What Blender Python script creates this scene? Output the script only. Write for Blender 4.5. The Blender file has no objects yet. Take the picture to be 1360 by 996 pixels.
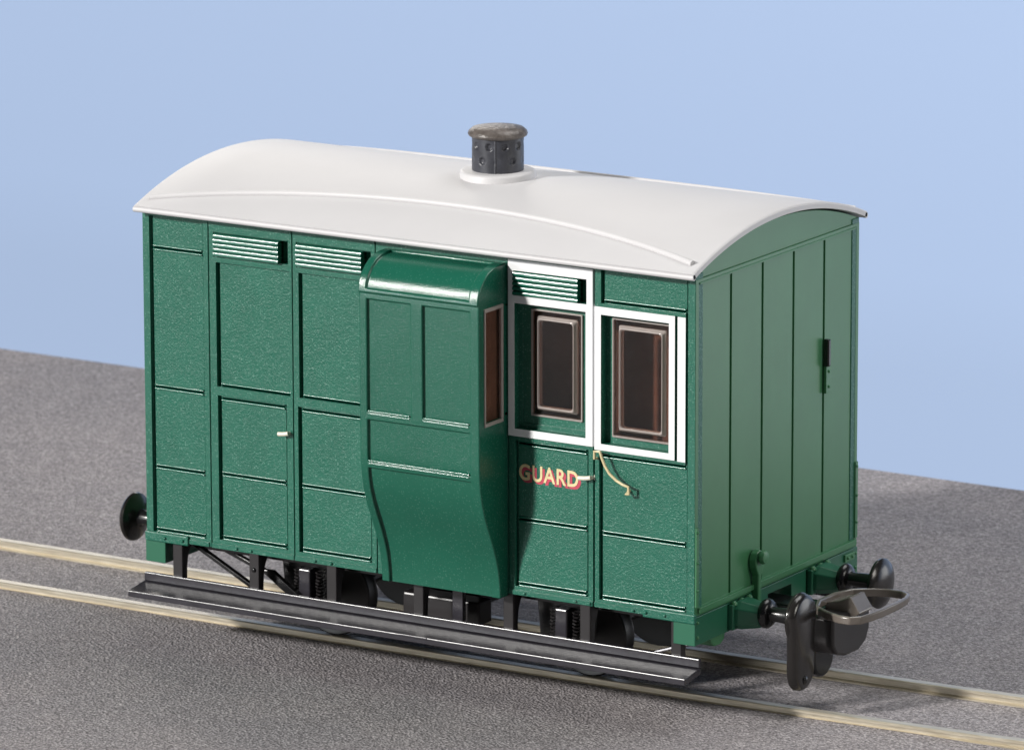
import bpy, bmesh, math, random
from mathutils import Vector, Matrix
random.seed(7)
sc = bpy.context.scene
col = sc.collection
sc.unit_settings.scale_length = 0.0045      # one unit is about 4.5 mm: the van is a small table-top model

# ------------------------------------------------------------------ materials
def new_mat(name):
    m = bpy.data.materials.new(name); m.use_nodes = True
    nt = m.node_tree; b = nt.nodes['Principled BSDF']
    return m, nt, b
def N(nt, t, **kw):
    n = nt.nodes.new(t)
    for k, v in kw.items():
        if k in n.inputs.keys(): n.inputs[k].default_value = v
        else: setattr(n, k, v)
    return n
def paint(name, colr, rough, bumps=(), var=0.0, spec=0.5, metallic=0.0, coat=0.0, glint=0.0, var_scale=1.2):
    """bumps: list of (scale, strength, distance)"""
    m, nt, b = new_mat(name)
    tc = N(nt, 'ShaderNodeTexCoord')
    b.inputs['Base Color'].default_value = (*colr, 1)
    b.inputs['Roughness'].default_value = rough
    b.inputs['Specular IOR Level'].default_value = spec
    b.inputs['Metallic'].default_value = metallic
    b.inputs['Coat Weight'].default_value = coat
    b.inputs['Coat Roughness'].default_value = 0.25
    prev = None
    for (s, st, dist) in bumps:
        nz = N(nt, 'ShaderNodeTexNoise', Scale=s, Detail=3.0, Roughness=0.6)
        nt.links.new(tc.outputs['Object'], nz.inputs['Vector'])
        bp = N(nt, 'ShaderNodeBump', Strength=st, Distance=dist)
        nt.links.new(nz.outputs['Fac'], bp.inputs['Height'])
        if prev: nt.links.new(prev.outputs['Normal'], bp.inputs['Normal'])
        prev = bp
    if prev: nt.links.new(prev.outputs['Normal'], b.inputs['Normal'])
    last = None
    if var > 0:
        nz = N(nt, 'ShaderNodeTexNoise', Scale=var_scale, Detail=6.0, Roughness=0.65)
        nt.links.new(tc.outputs['Object'], nz.inputs['Vector'])
        rp = N(nt, 'ShaderNodeValToRGB')
        rp.color_ramp.elements[0].position = 0.3; rp.color_ramp.elements[1].position = 0.72
        rp.color_ramp.elements[0].color = (*[c*(1-var) for c in colr], 1)
        rp.color_ramp.elements[1].color = (*[min(1, c*(1+var)) for c in colr], 1)
        nt.links.new(nz.outputs['Fac'], rp.inputs['Fac'])
        last = rp.outputs['Color']
    if glint > 0:     # specular glints of the grain, painted into the colour as pale flecks
        vo = N(nt, 'ShaderNodeTexVoronoi', Scale=27.0)
        nt.links.new(tc.outputs['Object'], vo.inputs['Vector'])
        lt_ = N(nt, 'ShaderNodeMapRange'); lt_.inputs['From Min'].default_value = 0.42; lt_.inputs['From Max'].default_value = 0.20
        nt.links.new(vo.outputs['Distance'], lt_.inputs['Value'])
        sp_ = N(nt, 'ShaderNodeSeparateColor'); nt.links.new(vo.outputs['Color'], sp_.inputs[0])
        gt_ = N(nt, 'ShaderNodeMapRange'); gt_.inputs['From Min'].default_value = 0.35; gt_.inputs['From Max'].default_value = 1.0
        nt.links.new(sp_.outputs[0], gt_.inputs['Value'])
        rp = N(nt, 'ShaderNodeMath', operation='MULTIPLY')
        nt.links.new(lt_.outputs['Result'], rp.inputs[0]); nt.links.new(gt_.outputs['Result'], rp.inputs[1])
        mx = N(nt, 'ShaderNodeMix', data_type='RGBA')
        ml = N(nt, 'ShaderNodeMath', operation='MULTIPLY'); ml.inputs[1].default_value = glint
        nt.links.new(rp.outputs[0], ml.inputs[0])
        nt.links.new(ml.outputs[0], mx.inputs['Factor'])
        if last: nt.links.new(last, mx.inputs['A'])
        else: mx.inputs['A'].default_value = (*colr, 1)
        mx.inputs['B'].default_value = (0.34, 0.62, 0.52, 1)
        last = mx.outputs['Result']
    if last: nt.links.new(last, b.inputs['Base Color'])
    return m

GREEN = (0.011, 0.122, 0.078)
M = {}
M['green'] = paint('green_side_paint', GREEN, 0.30, [(30, 0.5, 0.018), (80, 0.6, 0.008)], var=0.10, spec=0.5, glint=0.26)
M['green_duck'] = paint('green_lookout_paint', (0.010, 0.105, 0.066), 0.19, [(42, 0.40, 0.008), (90, 0.35, 0.005)], var=0.06, spec=0.55, glint=0.08)
M['green_louvre'] = paint('green_louvre_paint', GREEN, 0.19, [(40, 0.3, 0.007)], spec=0.7)
M['green_beam'] = paint('green_beam_paint', (0.022, 0.130, 0.074), 0.34, [(50, 0.15, 0.004)], var=0.06)
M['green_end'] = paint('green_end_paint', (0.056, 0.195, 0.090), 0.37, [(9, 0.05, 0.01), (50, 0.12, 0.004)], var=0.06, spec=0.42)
M['buffer'] = paint('dark_bronze_buffer', (0.018, 0.016, 0.015), 0.22, [(14, 0.1, 0.01)], var=0.3, spec=0.7, metallic=0.15)
M['white'] = paint('white_line_paint', (0.82, 0.83, 0.84), 0.4, [(30, 0.3, 0.01)], spec=0.5)
M['roof'] = paint('white_roof_plastic', (0.595, 0.588, 0.596), 0.48, [(3, 0.04, 0.01), (40, 0.06, 0.004)], var=0.025, spec=0.5, var_scale=0.5)
M['black'] = paint('black_plastic', (0.009, 0.009, 0.010), 0.25, [(14, 0.12, 0.01), (60, 0.10, 0.004)], var=0.25, spec=0.5)
M['board'] = paint('black_footboard_plastic', (0.028, 0.026, 0.033), 0.27, [(9, 0.18, 0.012), (55, 0.15, 0.004)], var=0.25, spec=0.6, var_scale=3)
M['grey_post'] = paint('dark_grey_plastic', (0.022, 0.020, 0.021), 0.34, [(30, 0.1, 0.005)], var=0.2)
M['chimney'] = paint('dark_grey_chimney', (0.045, 0.047, 0.058), 0.38, [(8, 0.12, 0.02), (50, 0.15, 0.006)], var=0.35, var_scale=4)
M['cap'] = paint('worn_brown_grey_cap', (0.115, 0.098, 0.088), 0.38, [(12, 0.6, 0.03)], var=0.45, var_scale=5)
M['coupling'] = paint('bronzed_coupling', (0.145, 0.125, 0.108), 0.25, [(20, 0.10, 0.005)], var=0.2, spec=0.8)
M['gold'] = paint('cream_gold_paint', (0.66, 0.56, 0.33), 0.35, [(30, 0.2, 0.01)], var=0.15, var_scale=8)
M['cream'] = paint('cream_handle_paint', (0.75, 0.72, 0.60), 0.35, [(30, 0.2, 0.01)], var=0.1, var_scale=8)
M['letter_gold'] = paint('gold_lettering', (0.74, 0.62, 0.34), 0.45, var=0.15, var_scale=12)
M['letter_red'] = paint('red_letter_shading', (0.52, 0.06, 0.10), 0.45, var=0.15, var_scale=12)
M['backing'] = paint('brown_backing', (0.27, 0.205, 0.18), 0.5, var=0.3, var_scale=2)
M['interior'] = paint('brown_interior', (0.21, 0.125, 0.10), 0.6, [(20, 0.2, 0.01)], var=0.35, var_scale=0.9)
M['wheel'] = paint('dark_metal_wheel', (0.010, 0.010, 0.010), 0.4, [(20, 0.1, 0.005)], metallic=0.0)
M['steel'] = paint('bright_steel_rod', (0.35, 0.35, 0.37), 0.25, [(30, 0.1, 0.005)], metallic=1.0)

def rail_mat():
    m, nt, b = new_mat('nickel_brass_rail')
    tc = N(nt, 'ShaderNodeTexCoord')
    mp = N(nt, 'ShaderNodeMapping'); mp.inputs['Scale'].default_value = (0.8, 14, 14)
    nt.links.new(tc.outputs['Object'], mp.inputs['Vector'])
    nz = N(nt, 'ShaderNodeTexNoise', Scale=2.2, Detail=6.0, Roughness=0.7)
    nt.links.new(mp.outputs['Vector'], nz.inputs['Vector'])
    rp = N(nt, 'ShaderNodeValToRGB')
    rp.color_ramp.elements[0].position = 0.3; rp.color_ramp.elements[1].position = 0.7
    rp.color_ramp.elements[0].color = (0.44, 0.38, 0.28, 1); rp.color_ramp.elements[1].color = (0.68, 0.625, 0.51, 1)
    nt.links.new(nz.outputs['Fac'], rp.inputs['Fac']); nt.links.new(rp.outputs['Color'], b.inputs['Base Color'])
    r2 = N(nt, 'ShaderNodeMapRange'); r2.inputs['To Min'].default_value = 0.24; r2.inputs['To Max'].default_value = 0.42
    nt.links.new(nz.outputs['Fac'], r2.inputs['Value']); nt.links.new(r2.outputs['Result'], b.inputs['Roughness'])
    b.inputs['Metallic'].default_value = 0.55
    bp = N(nt, 'ShaderNodeBump', Strength=0.15, Distance=0.01)
    nt.links.new(nz.outputs['Fac'], bp.inputs['Height']); nt.links.new(bp.outputs['Normal'], b.inputs['Normal'])
    return m
M['rail'] = rail_mat()

def ground_mat():
    m, nt, b = new_mat('grey_granular_trackbed')
    tc = N(nt, 'ShaderNodeTexCoord')
    L = nt.links.new
    n1 = N(nt, 'ShaderNodeTexNoise', Scale=18.0, Detail=5.0, Roughness=0.8)
    n2 = N(nt, 'ShaderNodeTexNoise', Scale=0.35, Detail=4.0, Roughness=0.6)
    n3 = N(nt, 'ShaderNodeTexVoronoi', Scale=22.0)
    for n in (n1, n2, n3): L(tc.outputs['Object'], n.inputs['Vector'])
    rp = N(nt, 'ShaderNodeValToRGB'); cr = rp.color_ramp
    cr.elements[0].position = 0.34; cr.elements[0].color = (0.060, 0.055, 0.057, 1)
    cr.elements[1].position = 0.68; cr.elements[1].color = (0.38, 0.36, 0.365, 1)
    e = cr.elements.new(0.5); e.color = (0.180, 0.168, 0.172, 1)
    L(n1.outputs['Fac'], rp.inputs['Fac'])
    r2 = N(nt, 'ShaderNodeValToRGB'); c2 = r2.color_ramp
    c2.elements[0].position = 0.35; c2.elements[0].color = (1.34, 1.34, 1.36, 1)
    c2.elements[1].position = 0.65; c2.elements[1].color = (1.58, 1.55, 1.54, 1)
    L(n2.outputs['Fac'], r2.inputs['Fac'])
    mx = N(nt, 'ShaderNodeMix', data_type='RGBA', blend_type='MULTIPLY'); mx.inputs['Factor'].default_value = 1
    L(rp.outputs['Color'], mx.inputs['A']); L(r2.outputs['Color'], mx.inputs['B'])
    L(mx.outputs['Result'], b.inputs['Base Color'])
    b.inputs['Roughness'].default_value = 0.75
    b.inputs['Specular IOR Level'].default_value = 0.35
    bp = N(nt, 'ShaderNodeBump', Strength=0.6, Distance=0.04)
    L(n3.outputs['Distance'], bp.inputs['Height'])
    bp2 = N(nt, 'ShaderNodeBump', Strength=0.5, Distance=0.03)
    L(n1.outputs['Fac'], bp2.inputs['Height']); L(bp.outputs['Normal'], bp2.inputs['Normal'])
    L(bp2.outputs['Normal'], b.inputs['Normal'])
    return m
M['ground'] = ground_mat()
M['backdrop'] = paint('pale_blue_backdrop', (0.350, 0.455, 0.660), 0.95, spec=0.0)

def glass_mat(name, tint, fres, rough):
    m = bpy.data.materials.new(name); m.use_nodes = True
    nt = m.node_tree; nt.nodes.clear(); L = nt.links.new
    out = N(nt, 'ShaderNodeOutputMaterial')
    tr = N(nt, 'ShaderNodeBsdfTransparent'); tr.inputs['Color'].default_value = (*tint, 1)
    gl = N(nt, 'ShaderNodeBsdfGlossy'); gl.inputs['Roughness'].default_value = rough
    fr = N(nt, 'ShaderNodeFresnel', IOR=fres)
    tc = N(nt, 'ShaderNodeTexCoord')
    nz = N(nt, 'ShaderNodeTexNoise', Scale=1.7, Detail=2.0)
    bp = N(nt, 'ShaderNodeBump', Strength=0.3, Distance=0.05)
    L(tc.outputs['Object'], nz.inputs['Vector']); L(nz.outputs['Fac'], bp.inputs['Height']); L(bp.outputs['Normal'], gl.inputs['Normal'])
    mx = N(nt, 'ShaderNodeMixShader')
    ge = N(nt, 'ShaderNodeNewGeometry'); iv = N(nt, 'ShaderNodeMath', operation='SUBTRACT'); iv.inputs[0].default_value = 1.0
    L(ge.outputs['Backfacing'], iv.inputs[1]); mu = N(nt, 'ShaderNodeMath', operation='MULTIPLY')
    L(fr.outputs['Fac'], mu.inputs[0]); L(iv.outputs[0], mu.inputs[1])
    L(mu.outputs[0], mx.inputs['Fac']); L(tr.outputs['BSDF'], mx.inputs[1]); L(gl.outputs['BSDF'], mx.inputs[2])
    L(mx.outputs['Shader'], out.inputs['Surface'])
    return m
M['pane'] = glass_mat('clear_window_plastic', (0.86, 0.76, 0.71), 1.6, 0.06)
def moulding_mat():
    m, nt, b = new_mat('moulded_clear_frame')
    b.inputs['Base Color'].default_value = (0.72, 0.64, 0.60, 1)
    b.inputs['Roughness'].default_value = 0.16
    b.inputs['Transmission Weight'].default_value = 0.5
    b.inputs['IOR'].default_value = 1.5
    return m
M['moulding'] = moulding_mat()

# ------------------------------------------------------------------ helpers
def prop(o, label=None, cat=None, group=None, kind=None):
    if label: o['label'] = label
    if cat: o['category'] = cat
    if group: o['group'] = group
    if kind: o['kind'] = kind
    return o
def link(name, bm, mats, parent=None, smooth=False, bevel=0.0, segs=2, angle=30):
    bmesh.ops.recalc_face_normals(bm, faces=bm.faces)
    me = bpy.data.meshes.new(name); bm.to_mesh(me); bm.free()
    if not isinstance(mats, (list, tuple)): mats = [mats]
    for m in mats: me.materials.append(m)
    if smooth:
        for p in me.polygons: p.use_smooth = True
    o = bpy.data.objects.new(name, me); col.objects.link(o)
    if parent: o.parent = parent
    if bevel > 0:
        md = o.modifiers.new('bevel', 'BEVEL'); md.width = bevel; md.segments = segs
        md.limit_method = 'ANGLE'; md.angle_limit = math.radians(angle); md.use_clamp_overlap = True
    if smooth:
        me.set_sharp_from_angle(angle=math.radians(40))
    return o
def box(bm, x0, x1, y0, y1, z0, z1, mi=0):
    v = [bm.verts.new((x, y, z)) for x in (x0, x1) for y in (y0, y1) for z in (z0, z1)]
    for q in ((0,1,3,2),(4,6,7,5),(0,4,5,1),(2,3,7,6),(0,2,6,4),(1,5,7,3)):
        f = bm.faces.new([v[i] for i in q]); f.material_index = mi
def prism(bm, pts, a0, a1, axis, mi=0):
    """extrude a closed outline of 2-D points from a0 to a1 along axis ('x': pts=(y,z), 'y': pts=(x,z), 'z': pts=(x,y))"""
    def P(p, a):
        return {'x': (a, p[0], p[1]), 'y': (p[0], a, p[1]), 'z': (p[0], p[1], a)}[axis]
    A = [bm.verts.new(P(p, a0)) for p in pts]; B = [bm.verts.new(P(p, a1)) for p in pts]
    n = len(pts)
    for i in range(n):
        bm.faces.new((A[i], A[(i+1) % n], B[(i+1) % n], B[i])).material_index = mi
    bm.faces.new(A).material_index = mi; bm.faces.new(B[::-1]).material_index = mi
def lathe(bm, prof, origin, axis, n=32, mi=0):
    """prof: (radius, height) list, spun round an axis through origin"""
    ax = {'x': (Vector((1,0,0)), Vector((0,1,0)), Vector((0,0,1))), 'z': (Vector((0,0,1)), Vector((1,0,0)), Vector((0,1,0))),
          'y': (Vector((0,1,0)), Vector((1,0,0)), Vector((0,0,1)))}[axis]
    o = Vector(origin); rings = []
    for r, h in prof:
        if r < 1e-5: rings.append([bm.verts.new(o + ax[0]*h)])
        else: rings.append([bm.verts.new(o + ax[0]*h + ax[1]*(r*math.cos(2*math.pi*k/n)) + ax[2]*(r*math.sin(2*math.pi*k/n))) for k in range(n)])
    for a, b in zip(rings, rings[1:]):
        for k in range(n):
            k2 = (k+1) % n
            if len(a) == 1: f = (a[0], b[k], b[k2])
            elif len(b) == 1: f = (a[k], a[k2], b[0])
            else: f = (a[k], a[k2], b[k2], b[k])
            bm.faces.new(f).material_index = mi
    if len(rings[0]) > 1: bm.faces.new(rings[0])
    if len(rings[-1]) > 1: bm.faces.new(rings[-1][::-1])
def tube(bm, path, r, n=8, mi=0, flat=1.0):
    path = [Vector(p) for p in path]; rings = []
    for i, p in enumerate(path):
        d = (path[min(i+1, len(path)-1)] - path[max(i-1, 0)]).normalized()
        up = Vector((0, 1, 0)) if abs(d.y) < 0.9 else Vector((0, 0, 1))
        s = d.cross(up).normalized(); t = s.cross(d)
        rings.append([bm.verts.new(p + s*(r*math.cos(2*math.pi*k/n)) + t*(r*flat*math.sin(2*math.pi*k/n))) for k in range(n)])
    for a, b in zip(rings, rings[1:]):
        for k in range(n): bm.faces.new((a[k], a[(k+1) % n], b[(k+1) % n], b[k])).material_index = mi
    bm.faces.new(rings[0]); bm.faces.new(rings[-1][::-1])
def dome(bm, c, axis, r, h, n=10, mi=0):
    lathe(bm, [(r, 0), (r*0.9, h*0.55), (r*0.55, h*0.9), (0, h)], c, axis, n, mi)

def relief(u0, u1, v0, v1, rects, fmap, back, base=0.0, mi0=0):
    """stepped panelled surface: rects (ua,ub,va,vb,depth,mat) are painted in order on a plate; depth None = opening"""
    us = sorted({round(min(max(a, u0), u1), 4) for r in rects for a in r[:2]} | {u0, u1})
    vs = sorted({round(min(max(a, v0), v1), 4) for r in rects for a in r[2:4]} | {v0, v1})
    nu, nv = len(us)-1, len(vs)-1
    cell = {}
    for i in range(nu):
        for j in range(nv):
            cu, cv = (us[i]+us[i+1])/2, (vs[j]+vs[j+1])/2
            d, m = base, mi0
            for r in rects:
                if r[0] < cu < r[1] and r[2] < cv < r[3]:
                    d, m = r[4], (r[5] if r[5] is not None else m)
            cell[i, j] = (d, m)
    levels = sorted({c[0] for c in cell.values() if c[0] is not None} | {back})
    bm = bmesh.new(); vd = {}
    def V(u, v, d):
        k = (round(u, 4), round(v, 4), round(d, 4))
        if k not in vd: vd[k] = bm.verts.new(fmap(u, v, d))
        return vd[k]
    def wall(p, q, d1, d2, m):
        lo, hi = min(d1, d2), max(d1, d2)
        seq = [l for l in levels if lo-1e-6 <= l <= hi+1e-6]
        for a, b in zip(seq, seq[1:]):
            f = bm.faces.new((V(*p, a), V(*q, a), V(*q, b), V(*p, b))); f.material_index = m
    for (i, j), (d, m) in cell.items():
        a, b, c, e = us[i], us[i+1], vs[j], vs[j+1]
        if d is not None:
            f = bm.faces.new((V(a, c, d), V(b, c, d), V(b, e, d), V(a, e, d))); f.material_index = m
            f = bm.faces.new((V(a, c, back), V(a, e, back), V(b, e, back), V(b, c, back))); f.material_index = mi0
        for (di, dj, p, q) in ((1, 0, (b, c), (b, e)), (0, 1, (a, e), (b, e)), (-1, 0, (a, c), (a, e)), (0, -1, (a, c), (b, c))):
            nb = cell.get((i+di, j+dj), None)
            nd, nm = (None, m) if nb is None else nb
            if (di < 0 or dj < 0) and nb is not None: continue
            d1 = back if d is None else d; d2 = back if nd is None else nd
            if abs(d1-d2) > 1e-6:
                wall(p, q, d1, d2, m if (nd is None or (d is not None and d1 >= d2)) else nm)
    bmesh.ops.dissolve_limit(bm, angle_limit=0.001, verts=bm.verts, edges=bm.edges, delimit={'MATERIAL'})
    return bm

# ------------------------------------------------------------------ setting
W = 5.063; CY = W/2
def ground():
    bm = bmesh.new()
    ys = [-45, -20, 1.42, 1.52, 16.0]; zs = [-1.262, -1.262, -1.262, -1.305, -1.305]
    rows = []
    for x in (-70, 45):
        rows.append([bm.verts.new((x, y, z)) for y, z in zip(ys, zs)])
    for i in range(len(ys)-1):
        bm.faces.new((rows[0][i], rows[1][i], rows[1][i+1], rows[0][i+1]))
    # board thickness at the back edge
    a = bm.verts.new((-70, 16.0, -2.6)); b = bm.verts.new((45, 16.0, -2.6))
    bm.faces.new((rows[0][-1], rows[1][-1], b, a))
    o = link('ground', bm, M['ground']); prop(o, kind='structure')
    for v in o.data.vertices: pass
    return o
ground()
bm = bmesh.new()
box(bm, -110, 60, 34, 34.5, -40, 15)
prop(link('backdrop', bm, M['backdrop']), kind='structure')

RZ = -1.15
def rail_y(x, y0):
    return y0 + 0.0045*max(0, x+3)**2 * (1 if x > -3 else 0)
def make_rail(y0, label, zb):
    bm = bmesh.new()
    prof = [(-0.11, zb), (-0.11, zb+0.03), (-0.050, zb+0.05), (-0.050, RZ-0.055), (-0.088, RZ-0.045), (-0.088, RZ-0.012), (-0.070, RZ),
            (0.070, RZ), (0.088, RZ-0.012), (0.088, RZ-0.045), (0.050, RZ-0.055), (0.050, zb+0.05), (0.11, zb+0.03), (0.11, zb)]
    rings = []
    x = -40.0
    while x <= 12.01:
        yy = rail_y(x, y0)
        rings.append([bm.verts.new((x, yy+p[0], p[1])) for p in prof]); x += 0.5
    n = len(prof)
    for a, b in zip(rings, rings[1:]):
        for k in range(n): bm.faces.new((a[k], a[(k+1) % n], b[(k+1) % n], b[k]))
    bm.faces.new(rings[0]); bm.faces.new(rings[-1][::-1])
    o = link('rail', bm, M['rail'])
    prop(o, label, 'rail', 'rails of the narrow gauge track')
make_rail(1.34, 'front brass coloured rail, the one nearer the viewer along the footboard', -1.30)
make_rail(3.56, 'rear brass coloured rail, farther from the viewer and seen under the van', -1.315)

# ------------------------------------------------------------------ the van
van = bpy.data.objects.new('brake_van', None); col.objects.link(van)
van.location = (-5, CY, -1.15)
prop(van, 'green model railway brake van with white curved roof and black chimney', 'railway van')
def P(name, bm, mats, parent=None, **kw):
    o = link(name, bm, mats, parent or van, **kw)
    # children keep world coordinates in their mesh; shift to the van's origin
    if parent is None or parent is van: o.location = (5, -CY, 1.15)
    return o

GM = [M['green'], M['white']]
side = lambda u, v, d: (u, d, v)
PD = 0.045      # panel recess depth
BEADS = []
def ridge(x0, x1, z, d, mi=None):
    if d == PD: BEADS.append((x0+0.012, x1-0.012, z))
    return []
def place_beads(parent):
    for (x0, x1, z) in BEADS:
        bm = bmesh.new(); r_ = 0.019; pts = [(PD+0.03, z-0.052)]
        for c in (-0.031, 0.031):
            pts += [(PD-r_*1.25*math.sin(math.pi*k/10), z+c-r_*math.cos(math.pi*k/10)) for k in range(11)]
        pts += [(PD+0.03, z+0.052)]
        prism(bm, pts, x0, x1, 'x')
        link('bead_strip', bm, M['green_louvre'], parent, smooth=True)
    BEADS.clear()
def old_ridge(x0, x1, z, d, mi=None, w=0.026, gap=0.064, up=0.028):
    return [(x0, x1, z+gap/2-w/2, z+gap/2+w/2, d-up, mi), (x0, x1, z-gap/2-w/2, z-gap/2+w/2, d-up, mi)]
ZB, ZT = 0.38, 5.70
BK = 0.22
# --- left end panel of the side
def side_left():
    r = [(-9.87, -8.86, 0.50, 5.58, PD, None), (-9.86, -9.83, 0.5, 5.58, 0.085, None), (-8.89, -8.86, 0.5, 5.58, 0.085, None)]
    for z in (5.07, 2.84, 1.55, 0.53): r += ridge(-9.83, -8.89, z, PD)
    r += [(-10.0, -8.80, ZB, 0.455, -0.02, None)]
    return relief(-9.996, -8.765, ZB, ZT, r, side, BK)
place_beads(P('side_wall', side_left(), GM, bevel=0.017))
def side_mid():
    r = [(-5.64, -3.29, 5.60, 5.64, -0.015, None), (-5.64, -3.29, ZB, 0.455, -0.02, None)]
    return relief(-5.655, -3.285, ZB, ZT, r, side, BK)
P('side_wall', side_mid(), GM, bevel=0.017)
WX0, WX1, WZ0, WZ1 = -1.63, -0.45, 2.93, 4.92
def side_right():
    r = [(-1.64, -0.13, 5.09, 5.60, PD, None), (-1.64, -1.60, 5.09, 5.60, 0.09, None), (-0.17, -0.13, 0.5, 5.6, 0.09, None)]
    r += [(-1.665, -0.16, 0.50, 2.79, PD, None), (-1.67, -1.63, 0.50, 2.79, 0.09, None)]
    for z in (2.745, 1.54, 0.535): r += ridge(-1.63, -0.17, z, PD)
    r += ridge(-1.60, -0.17, 5.115, PD)
    r += [(-1.745, -0.345, 2.83, 5.04, -0.02, 1), (-0.345, -0.305, 2.83, 5.04, 0.06, 0), (-0.305, -0.165, 2.82, 5.035, -0.012, 1)]
    r += [(WX0, WX1, WZ0, WZ1, 0.13, 0), (WX0+0.13, WX1-0.02, WZ0+0.10, WZ1-0.06, None, 0)]
    r += [(-1.745, -0.004, ZB, 0.455, -0.02, None)]
    return relief(-1.745, -0.004, ZB, ZT, r, side, BK)
place_beads(P('side_wall', side_right(), GM, bevel=0.017))

def louvre(x0, x1, z0, z1, parent, n=5, mat=None):
    bm = bmesh.new(); p = (z1-z0)/n
    for k in range(n):
        zc = z0 + p*(k+0.5)
        h = p*0.94; zb_ = zc-h/2
        pts = [(0.12, zb_), (-0.03, zb_), (-0.05, zb_+h*0.08), (-0.05, zb_+h*0.38), (-0.0475, zb_+h*0.58), (-0.0420, zb_+h*0.77), (-0.012, zb_+h*0.93), (0.03, zb_+h), (0.12, zb_+h)]
        prism(bm, pts, x0, x1, 'x')
    return link('louvre', bm, mat or M['green_louvre'], parent, smooth=False)

def door_left():
    x0, x1 = -8.745, -7.205
    r = [(x0, x1, 5.575, 5.615, -0.018, None), (x0, x1, ZB+0.0, 0.455, -0.02, None)]
    r += [(-8.66, -7.265, 5.045, 5.445, 0.02, None), (-8.64, -7.285, 5.065, 5.43, 0.06, None), (-7.43, -7.285, 5.065, 5.43, 0.19, None)]
    r += [(-8.62, -7.25, 2.985, 4.965, PD, None), (-8.62, -8.57, 2.985, 4.965, 0.10, None)]
    r += ridge(-8.57, -7.25, 3.0, PD)
    r += [(-8.61, -7.32, 0.52, 2.845, PD, None), (-8.61, -8.565, 0.52, 2.845, 0.10, None), (-7.36, -7.32, 0.52, 2.845, 0.09, None)]
    for z in (2.80, 1.585, 0.56): r += ridge(-8.565, -7.36, z, PD)
    return relief(x0, x1, ZB, ZT, r, side, BK)
def door_right():
    x0, x1 = -7.185, -5.675
    r = [(x0, x1, 5.575, 5.615, -0.018, None), (x0, x1, ZB, 0.455, -0.02, None)]
    r += [(-7.12, -5.74, 5.045, 5.445, 0.02, None), (-7.10, -5.76, 5.065, 5.43, 0.06, None), (-5.90, -5.76, 5.065, 5.43, 0.19, None)]
    r += [(-7.08, -5.72, 2.985, 4.965, PD, None), (-7.08, -7.035, 2.985, 4.965, 0.10, None)]
    r += ridge(-7.035, -5.72, 3.0, PD)
    r += [(-7.11, -5.76, 0.52, 2.845, PD, None), (-7.11, -7.065, 0.52, 2.845, 0.10, None), (-5.80, -5.76, 0.52, 2.845, 0.09, None)]
    for z in (2.80, 1.585, 0.56): r += ridge(-7.065, -5.80, z, PD)
    return relief(x0, x1, ZB, ZT, r, side, BK)
d1 = P('door', door_left(), GM, bevel=0.017); place_beads(d1)
louvre(-8.64, -7.43, 5.07, 5.425, d1)
def handle(x0, x1, z, parent, mat):
    bm = bmesh.new()
    lathe(bm, [(0.055, -0.04), (0.055, -0.01), (0.03, 0.0), (0.03, 0.05)][::1], (x1, -0.01, z), 'y', 14)
    bmesh.ops.scale(bm, vec=(1, -1, 1), verts=bm.verts)
    tube(bm, [(x1+0.02, -0.065, z+0.01), (x1-0.02, -0.07, z), ((x0+x1)/2, -0.075, z-0.01), (x0, -0.08, z-0.015)], 0.036, 10)
    return link('handle', bm, mat, parent, smooth=True)
handle(-7.43, -7.27, 2.40, d1, M['cream'])
d2 = P('door', door_right(), GM, bevel=0.017); place_beads(d2)
louvre(-7.10, -5.90, 5.07, 5.425, d2)

GX0, GX1 = -3.27, -1.775
def guard_door():
    r = [(GX0, GX1, ZB, 0.455, -0.02, None)]
    r += [(GX0, GX1, 2.865, 5.60, -0.02, 1)]
    r += [(-3.175, -1.885, 5.05, 5.43, 0.05, 0), (-2.03, -1.885, 5.05, 5.43, 0.19, 0)]
    r += [(-3.155, -1.90, 2.985, 4.93, 0.10, 0), (-3.08, -1.96, 3.06, 4.88, 0.12, 0)]
    r += [(-2.92, -2.03, 3.20, 4.84, None, 0)]
    r += [(-3.16, -1.86, 0.51, 2.80, PD, 0), (-3.16, -3.12, 0.51, 2.80, 0.09, 0), (-1.90, -1.86, 0.51, 2.80, 0.10, 0)]
    for z in (2.755, 1.565, 0.55): r += ridge(-3.12, -1.90, z, PD)
    return relief(GX0, GX1, ZB, ZT, r, side, BK)
gd = P('door', guard_door(), GM, bevel=0.017); place_beads(gd)
gd['label'] = 'guard door with white window surround and gold lettering'
louvre(-3.175, -2.03, 5.055, 5.425, gd)
handle(-1.985, -1.80, 2.385, gd, M['cream'])

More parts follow.
